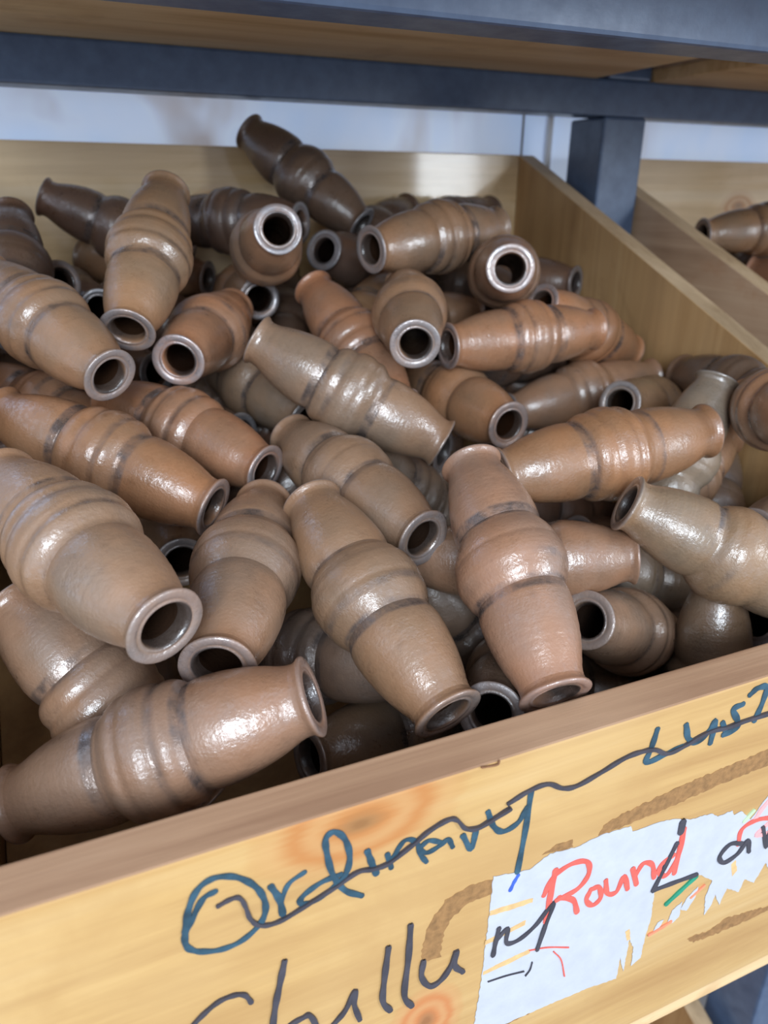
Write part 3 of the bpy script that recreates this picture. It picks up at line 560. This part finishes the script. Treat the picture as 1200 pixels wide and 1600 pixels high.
PIPES = [
    ((0.2406, 0.5873, 0.2642), (0.3231, 0.5005, 0.1832), 1.0, 'c', 'dark', 'dark brown clay pipe leaning upright against the back board, poking above it', 'clay pipes heaped in the bin'),
    ((0.05, 0.5525, 0.206), (0.1634, 0.5162, 0.1518), 0.944, 'c', 'dark', 'dark glossy clay pipe by the back board at far left, mouth to the left', 'clay pipes heaped in the bin'),
    ((0.0844, 0.3063, 0.1302), (0.1343, 0.4157, 0.2105), 1.0, 'b', 'brown', 'brown clay pipe standing steeply in the back left, mouth down, bright shine across its belly', 'clay pipes heaped in the bin'),
    ((0.157, 0.5859, 0.1864), (0.2568, 0.4813, 0.1855), 1.0, 'b', 'dark', 'blackish clay pipe lying by the back board behind the steep brown one', 'clay pipes heaped in the bin'),
    ((0.1964, 0.3391, 0.1883), (0.2099, 0.4752, 0.1541), 0.976, 'c', 'brown', 'brown clay pipe pointing at the viewer under the leaning dark one, pale silver rim', 'clay pipes heaped in the bin'),
    ((0.2696, 0.4577, 0.1643), (0.3796, 0.543, 0.1278), 0.999, 'c', 'dark', 'dark clay pipe with grey mouth tucked beneath the foot of the leaning one', 'clay pipes heaped in the bin'),
    ((0.275, 0.3641, 0.1713), (0.4138, 0.407, 0.1846), 1.009, 'b', 'brown', 'glossy brown clay pipe lying crosswise near the back board, mouth to the left', 'clay pipes heaped in the bin'),
    ((0.4222, 0.6093, 0.1946), (0.3073, 0.54, 0.1465), 0.997, 'c', 'dark', 'dark clay pipe end peeping up behind the crosswise glossy one at the back board', 'clay pipes heaped in the bin'),
    ((0.3537, 0.286, 0.1612), (0.4223, 0.412, 0.1427), 1.001, 'c', 'brown', 'clay pipe pointing straight at the viewer near the right back corner, wide silver rim', 'clay pipes heaped in the bin'),
    ((0.5516, 0.4678, 0.1269), (0.4778, 0.5922, 0.1261), 1.0, 'c', 'dark', 'small dark clay pipe end with grey rim against the right side board', 'clay pipes heaped in the bin'),
    ((0.421, 0.3422, 0.1271), (0.5504, 0.3757, 0.07), 1.006, 'b', 'orange', 'orange brown clay pipe sloping down along the right side board at the back', 'clay pipes heaped in the bin'),
    ((0.3145, 0.3062, 0.1052), (0.4569, 0.3117, 0.1084), 0.985, 'b', 'orange', 'reddish ribbed clay pipe lying crosswise below the two that point at the viewer', 'clay pipes heaped in the bin'),
    ((0.2604, 0.2471, 0.12), (0.3088, 0.3751, 0.1413), 0.958, 'c', 'brown', 'tan clay pipe pointing down at the viewer with round silver mouth in the back middle', 'clay pipes heaped in the bin'),
    ((0.2419, 0.41, 0.139), (0.2726, 0.2966, 0.0649), 0.963, 'b', 'orange', 'orange brown clay pipe slanting down behind the long glossy grey one in the middle', 'clay pipes heaped in the bin'),
    ((0.1654, 0.2979, 0.1213), (0.2721, 0.2285, 0.0543), 0.99, 'b', 'grey', 'long glossy grey brown clay pipe lying diagonally in the middle, no mouth showing', 'clay pipes heaped in the bin'),
    ((0.1158, 0.3087, 0.1083), (0.1803, 0.4368, 0.121), 0.996, 'a', 'orange', 'orange clay pipe with thick pinkish mouth towards the viewer, left of the long grey one', 'clay pipes heaped in the bin'),
    ((0.1818, 0.5344, 0.1359), (0.076, 0.6112, 0.1516), 0.928, 'c', 'brown', 'clay pipe buried behind the steep brown one, small grey mouth on its right', 'clay pipes heaped in the bin'),
    ((0.2095, 0.4534, 0.1264), (0.2131, 0.5975, 0.1187), 1.0, 'c', 'brown', 'clay pipe with pale half hidden mouth above the orange thick mouthed one', 'clay pipes heaped in the bin'),
    ((0.0797, 0.4885, 0.1194), (0.0352, 0.616, 0.1272), 0.945, 'c', 'dark', 'half hidden clay pipe with silvery mouth left of the steep brown one', 'clay pipes heaped in the bin'),
    ((0.0245, 0.4895, 0.1935), (0.0164, 0.3716, 0.1206), 0.964, 'c', 'dark', 'dark reddish clay pipe end standing at the far left edge by the back board', 'clay pipes heaped in the bin'),
    ((0.0683, 0.2632, 0.1104), (0.006, 0.3767, 0.1599), 0.962, 'b', 'brown', 'large brown clay pipe with shiny belly band, cut off by the left edge', 'clay pipes heaped in the bin'),
    ((0.0741, 0.3462, 0.0455), (-0.0187, 0.4457, 0.08), 0.981, 'c', 'orange', 'orange clay pipe half hidden at the left edge beneath the large shiny banded one', 'clay pipes heaped in the bin'),
    ((0.1527, 0.2381, 0.0485), (0.071, 0.3533, 0.077), 0.98, 'b', 'orange', 'orange brown clay pipe with pale round mouth to the right, left of centre', 'clay pipes heaped in the bin'),
    ((0.1127, 0.2053, 0.0434), (0.0053, 0.3018, 0.0848), 1.004, 'b', 'orange', 'long tan clay pipe at the left edge with bright shine and small mouth', 'clay pipes heaped in the bin'),
    ((0.0671, 0.0693, 0.0513), (0.006, 0.1978, 0.0771), 1.0, 'b', 'grey', 'big tan clay pipe at the left front with wide silver mouth towards the viewer', 'clay pipes heaped in the bin'),
    ((0.0861, 0.0841, 0.017), (0.1456, 0.2156, 0.0358), 1.008, 'a', 'grey', 'greyish clay pipe with creased belly standing mouth down beside the big silver mouthed one', 'clay pipes heaped in the bin'),
    ((0.096, 0.2503, -0.0104), (0.1023, 0.3946, -0.0104), 0.999, 'c', 'brown', 'clay pipe with dark arched mouth hidden under the long tan one', 'clay pipes heaped in the bin'),
    ((0.121, 0.0515, 0.014), (-0.0052, 0.0933, -0.0358), 0.99, 'b', 'brown', 'ribbed brown clay pipe lying along the front left corner, nearest the viewer', 'clay pipes heaped in the bin'),
    ((0.0739, 0.0919, -0.0695), (0.0012, 0.1785, 0.0209), 1.002, 'b', 'grey', 'grey brown clay pipe at the left board, partly under the ribbed front one', 'clay pipes heaped in the bin'),
    ((0.1825, 0.0434, -0.0093), (0.1621, 0.1767, 0.0497), 1.005, 'a', 'brown', 'large clay pipe in the front middle with creased belly and bright flecked shine', 'clay pipes heaped in the bin'),
    ((0.2298, 0.026, 0.0002), (0.2477, 0.1471, 0.0702), 0.989, 'a', 'pink', 'pinkish clay pipe standing mouth down at the front board, right of the flecked one', 'clay pipes heaped in the bin'),
    ((0.2145, 0.1371, 0.0343), (0.1808, 0.2752, 0.0568), 0.996, 'a', 'grey', 'olive grey clay pipe in the centre with round dark mouth to lower right', 'clay pipes heaped in the bin'),
    ((0.338, 0.2472, 0.0563), (0.3245, 0.392, 0.0612), 1.007, 'c', 'orange', 'orange brown clay pipe with pale speckled mouth to the right, right of centre', 'clay pipes heaped in the bin'),
    ((0.3988, 0.34, 0.0343), (0.5425, 0.3288, 0.0578), 1.009, 'b', 'brown', 'brown clay pipe lying behind the long ribbed orange one on the right', 'clay pipes heaped in the bin'),
    ((0.4392, 0.2512, 0.0615), (0.5622, 0.3083, 0.025), 0.974, 'c', 'brown', 'clay pipe with round black mouth to the left behind the long ribbed orange one', 'clay pipes heaped in the bin'),
    ((0.4138, 0.1395, 0.0743), (0.2708, 0.1521, 0.057), 1.0, 'b', 'orange', 'long ribbed orange clay pipe lying crosswise on the right, dark groove by its flared end', 'clay pipes heaped in the bin'),
    ((0.4642, 0.1839, 0.0931), (0.4014, 0.1595, -0.0076), 0.868, 'c', 'pale', 'pale grey clay pipe standing upright by the right board, white shine on its top lip', 'clay pipes heaped in the bin'),
    ((0.5463, 0.2978, 0.0681), (0.5303, 0.1651, 0.0668), 0.935, 'c', 'dark', 'reddish clay pipe end half hidden behind the pale upright one', 'clay pipes heaped in the bin'),
    ((0.4346, 0.08, 0.0932), (0.5078, 0.1931, 0.0721), 0.947, 'b', 'pink', 'shiny pinkish clay pipe belly cut off by the right edge', 'clay pipes heaped in the bin'),
    ((0.4129, 0.1864, -0.0087), (0.5328, 0.2274, 0.0292), 0.929, 'b', 'pink', 'shiny grooved clay pipe under the flared end of the long ribbed orange one', 'clay pipes heaped in the bin'),
    ((0.5584, 0.2536, 0.0121), (0.4806, 0.1788, -0.064), 0.937, 'a', 'greydark', 'dark grey clay pipe standing deep against the right board', 'clay pipes heaped in the bin'),
    ((0.3214, 0.1008, 0.0525), (0.4257, 0.0347, -0.0014), 0.954, 'a', 'grey', 'glossy grey clay pipe sloping to the right edge, dark mouth to upper left', 'clay pipes heaped in the bin'),
    ((0.3321, 0.0985, 0.0202), (0.2163, 0.1598, 0.0082), 0.942, 'c', 'pink', 'pinkish brown clay pipe with flared end to the right, behind the pinkish standing one', 'clay pipes heaped in the bin'),
    ((0.4488, 0.1576, -0.0573), (0.3235, 0.1684, -0.0102), 0.943, 'c', 'greydark', 'dark grey clay pipe lying beneath the glossy grey sloping one', 'clay pipes heaped in the bin'),
    ((0.2927, 0.0857, -0.008), (0.4031, 0.1341, -0.0751), 0.957, 'b', 'grey', 'clay pipe with black mouth to the left and frosted rim, near the front right', 'clay pipes heaped in the bin'),
    ((0.4712, 0.2032, -0.0903), (0.3965, 0.0942, -0.0977), 0.933, 'b', 'greydark', 'dark shiny clay pipe wedged deep between the frosted rimmed one and the front board', 'clay pipes heaped in the bin'),
    ((0.3864, 0.0824, -0.0018), (0.3873, 0.0673, -0.1345), 0.939, 'b', 'greydark', 'brown clay pipe standing on end behind the front board at the right', 'clay pipes heaped in the bin'),
    ((0.4013, 0.1123, -0.1296), (0.2793, 0.1346, -0.0696), 0.965, 'a', 'greydark', 'grey brown clay pipe with creased belly just behind the front board, right of centre', 'clay pipes heaped in the bin'),
    ((0.2057, 0.0419, -0.014), (0.2873, 0.131, -0.0536), 0.902, 'c', 'dark', 'dark clay pipe mouth between the two standing pipes at the front board', 'clay pipes heaped in the bin'),
    ((0.299, 0.1644, -0.1138), (0.2269, 0.1731, -0.0038), 0.948, 'c', 'greydark', 'dark grey clay pipe deep in the gap between the flecked and the pinkish pipe', 'clay pipes heaped in the bin'),
    ((0.1925, 0.0994, -0.0246), (0.1132, 0.2143, -0.0566), 0.99, 'b', 'greydark', 'dark grey ridged clay pipe lying behind the ribbed front one', 'clay pipes heaped in the bin'),
    ((0.1346, 0.1093, -0.0703), (0.2709, 0.1399, -0.0943), 0.985, 'c', 'greydark', 'clay pipe lying against the front board with black mouth to the left', 'clay pipes heaped in the bin'),
    ((0.2071, 0.3197, 0.0542), (0.1607, 0.4529, 0.0832), 0.996, 'c', 'greydark', 'dull clay pipe buried beneath the long glossy grey one', 'clay pipes heaped in the bin'),
    ((0.213, 0.4032, 0.012), (0.1177, 0.503, 0.0576), 1.005, 'b', 'greydark', 'dull brown clay pipe buried behind the pale round mouthed orange one', 'clay pipes heaped in the bin'),
    ((0.2934, 0.3163, 0.0021), (0.432, 0.3263, -0.0371), 0.999, 'c', 'greydark', 'dark clay pipe lying deep behind the top of the pinkish standing one', 'clay pipes heaped in the bin'),
    ((0.3195, 0.2856, -0.0529), (0.2191, 0.2666, 0.0516), 1.013, 'b', 'greydark', 'dull clay pipe hidden along the right side of the olive grey one', 'clay pipes heaped in the bin'),
    ((0.4682, 0.2696, -0.052), (0.332, 0.2536, -0.0065), 1.0, 'c', 'dark', 'dark brown clay pipe deep in the gap below the long ribbed orange one', 'clay pipes heaped in the bin'),
    ((0.4494, 0.4991, 0.0969), (0.3078, 0.4706, 0.0923), 1.002, 'c', 'brown', 'reddish clay pipe end behind the mouth of the reddish ribbed crosswise one', 'clay pipes heaped in the bin'),
    ((0.4198, 0.599, 0.1305), (0.4828, 0.4677, 0.1176), 1.012, 'c', 'dark', 'blackish clay pipe in the shadow under the crosswise glossy one', 'clay pipes heaped in the bin'),
    ((0.3392, 0.4669, 0.1344), (0.246, 0.3846, 0.0727), 0.974, 'c', 'brown', 'dull reddish clay pipe in the gap left of the tan one that points down', 'clay pipes heaped in the bin'),
    ((0.0535, 0.4546, 0.1466), (-0.0165, 0.5686, 0.1173), 0.953, 'c', 'brown', 'brown clay pipe just showing behind the large shiny banded one at the left', 'clay pipes heaped in the bin'),
    ((0.2762, 0.6141, 0.1319), (0.2396, 0.4934, 0.0574), 1.014, 'c', 'dark', 'dark clay pipe in the gap below the one with pale silver rim', 'clay pipes heaped in the bin'),
    ((0.4112, 0.0725, -0.0261), (0.5408, 0.0881, -0.0891), 1.003, 'c', 'dark', 'dark clay pipe at the right edge between the glossy sloping one and the front board', 'clay pipes heaped in the bin'),
    ((0.4322, 0.1033, 0.0145), (0.5635, 0.1297, -0.0035), 0.939, 'c', 'greydark', 'dark clay pipe at the right edge in shadow above the glossy sloping one', 'clay pipes heaped in the bin'),
    ((0.7175, 0.4727, 0.1712), (0.8652, 0.4373, 0.1821), 1.0, 'b', 'brown', 'glossy dark clay pipe lying in the neighbouring bin at the right edge', 'clay pipes in the neighbouring bin'),
    ((0.7828, 0.4594, 0.1318), (0.8435, 0.3312, 0.1038), 1.0, 'b', 'orange', 'orange brown clay pipe below the glossy one in the neighbouring bin', 'clay pipes in the neighbouring bin'),
]
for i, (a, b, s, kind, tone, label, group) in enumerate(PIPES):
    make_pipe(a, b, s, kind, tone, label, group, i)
BURIED = [
    ((0.196, 0.3906, 0.0263), (0.2531, 0.2841, -0.053)),
    ((0.5394, 0.5942, 0.0909), (0.4353, 0.4995, 0.0579)),
    ((0.5537, 0.2424, -0.0415), (0.5072, 0.3725, 0.0012)),
    ((0.2406, 0.3175, 0.0449), (0.1195, 0.2601, -0.0092)),
    ((0.2083, 0.0271, -0.1253), (0.2958, 0.1416, -0.1143)),
    ((0.3386, 0.3798, 0.0827), (0.4815, 0.3958, 0.0686)),
    ((0.2052, 0.4671, 0.0355), (0.1767, 0.5936, 0.0993)),
    ((0.348, 0.3562, -0.0279), (0.3548, 0.4462, 0.085)),
    ((0.4176, 0.4909, 0.0481), (0.3698, 0.6146, 0.1057)),
    ((0.2146, 0.3988, 0.046), (0.3074, 0.2897, 0.0264)),
    ((0.1704, 0.4036, 0.0147), (0.1506, 0.2725, -0.0428)),
    ((0.3855, 0.4246, 0.0084), (0.4967, 0.4948, 0.0685)),
    ((0.321, 0.4274, 0.0299), (0.1945, 0.466, 0.0881)),
    ((0.3263, 0.3522, 0.0075), (0.2175, 0.4469, 0.0167)),
    ((0.0921, 0.5622, 0.12), (0.1847, 0.461, 0.0745)),
    ((0.3516, 0.2707, -0.051), (0.3808, 0.1357, -0.0934)),
    ((0.5534, 0.3943, 0.0336), (0.5088, 0.5309, 0.0499)),
    ((0.4316, 0.4152, 0.0988), (0.562, 0.4773, 0.0924)),
    ((0.3096, 0.123, -0.042), (0.3185, 0.267, -0.0511)),
    ((0.2951, 0.1972, -0.0918), (0.202, 0.2757, -0.0139)),
    ((0.1516, 0.0315, -0.1623), (0.0522, 0.1031, -0.0856)),
    ((0.1615, 0.341, 0.0426), (0.0853, 0.4627, 0.0261)),
    ((0.5623, 0.3881, -0.011), (0.4317, 0.4155, 0.0445)),
    ((0.2573, 0.4964, 0.0515), (0.3948, 0.4541, 0.0366)),
    ((0.0758, 0.3036, -0.0404), (0.0515, 0.1647, -0.0722)),
    ((0.3869, 0.408, 0.0345), (0.494, 0.3366, -0.0313)),
    ((-0.009, 0.3907, 0.0409), (0.0167, 0.2486, 0.0352)),
    ((0.2147, 0.0623, -0.0658), (0.3544, 0.0407, -0.0959)),
    ((0.0395, 0.5674, 0.0623), (0.1161, 0.4456, 0.0722)),
    ((0.5618, 0.0624, -0.091), (0.4367, 0.0406, -0.1601)),
    ((0.4875, 0.137, -0.0855), (0.4035, 0.033, -0.1403)),
    ((-0.006, 0.4871, 0.0345), (0.0132, 0.6074, 0.1123)),
    ((0.0257, 0.2704, -0.008), (0.0501, 0.4125, -0.0032)),
    ((0.3745, 0.2051, -0.0244), (0.5051, 0.2269, -0.0822)),
    ((0.3956, 0.5479, 0.1672), (0.5246, 0.6079, 0.1934)),
]
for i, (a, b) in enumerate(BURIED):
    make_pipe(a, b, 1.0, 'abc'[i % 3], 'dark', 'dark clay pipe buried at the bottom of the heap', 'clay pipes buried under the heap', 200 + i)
NEXT_BIN = [
    ((1.0619, 0.6132, 0.1309), (0.9845, 0.5008, 0.0832)),
    ((0.8328, 0.4101, 0.0345), (0.9652, 0.4672, 0.0248)),
    ((0.8894, 0.3422, 0.0213), (0.9873, 0.4484, 0.0139)),
    ((0.739, 0.3775, 0.0142), (0.7614, 0.2556, -0.0602)),
    ((0.9529, 0.5076, 0.0384), (0.9723, 0.6127, 0.1357)),
    ((1.0622, 0.3681, -0.0204), (1.1072, 0.2309, -0.0258)),
    ((0.8739, 0.5335, 0.0652), (0.8025, 0.4153, 0.0227)),
    ((0.772, 0.4783, 0.0285), (0.6908, 0.3594, 0.0149)),
    ((1.104, 0.4597, 0.0658), (1.0769, 0.3289, 0.0105)),
    ((0.9799, 0.432, 0.0539), (1.044, 0.3125, 0.0036)),
    ((0.7852, 0.3388, 0.0147), (0.8246, 0.2107, -0.0395)),
    ((0.8336, 0.2438, -0.0551), (0.9746, 0.2438, -0.0234)),
    ((0.9761, 0.5127, 0.0448), (1.1176, 0.5099, 0.0743)),
    ((0.8953, 0.2777, -0.0128), (0.788, 0.3745, -0.017)),
    ((1.1064, 0.2087, -0.0533), (0.9894, 0.2933, -0.0476)),
    ((0.9304, 0.3491, 0.0183), (1.048, 0.2717, -0.0143)),
    ((0.6852, 0.5645, 0.1065), (0.822, 0.606, 0.128)),
    ((0.7306, 0.5873, 0.0726), (0.7358, 0.4433, 0.0609)),
    ((1.0237, 0.481, 0.0792), (1.0567, 0.3777, -0.0164)),
    ((0.7434, 0.3829, 0.0325), (0.8874, 0.3726, 0.0252)),
    ((0.9083, 0.4957, 0.0338), (0.9011, 0.602, 0.1315)),
    ((0.8664, 0.3685, -0.0121), (0.9708, 0.2704, -0.0314)),
    ((0.8653, 0.4756, 0.0726), (1.0098, 0.4801, 0.0744)),
    ((0.7261, 0.2035, -0.0428), (0.6976, 0.334, 0.0126)),
    ((0.7951, 0.5424, 0.101), (0.7782, 0.4103, 0.0447)),
    ((0.7637, 0.5461, 0.0587), (0.8813, 0.6077, 0.1159)),
    ((0.9119, 0.3047, 0.0491), (1.0166, 0.3964, 0.088)),
    ((1.0652, 0.4107, 0.0778), (0.9326, 0.4549, 0.1146)),
    ((0.8937, 0.2968, 0.0459), (1.0023, 0.2093, 0.0081)),
    ((0.7889, 0.3277, 0.0604), (0.6885, 0.4279, 0.088)),
    ((1.0878, 0.3762, 0.0794), (1.0931, 0.5092, 0.1357)),
    ((0.8821, 0.489, 0.1272), (0.9333, 0.3645, 0.0745)),
    ((0.8242, 0.4377, 0.1007), (0.8517, 0.5664, 0.1605)),
    ((1.0692, 0.5799, 0.1656), (1.0333, 0.451, 0.1109)),
    ((0.8209, 0.5499, 0.1461), (0.685, 0.5073, 0.1215)),
    ((0.9282, 0.2129, 0.0055), (0.816, 0.2959, 0.0431)),
    ((0.6886, 0.4878, 0.1272), (0.7899, 0.3949, 0.0826)),
    ((1.0005, 0.4716, 0.1188), (0.8689, 0.5282, 0.138)),
    ((0.8964, 0.3173, 0.0565), (0.8463, 0.4481, 0.0922)),
]
for i, (a, b) in enumerate(NEXT_BIN):
    make_pipe(a, b, 1.0, 'abc'[i % 3], ('brown', 'orange', 'dark')[i % 3], 'brown clay pipe deep in the neighbouring bin', 'clay pipes deep in the neighbouring bin', 400 + i)
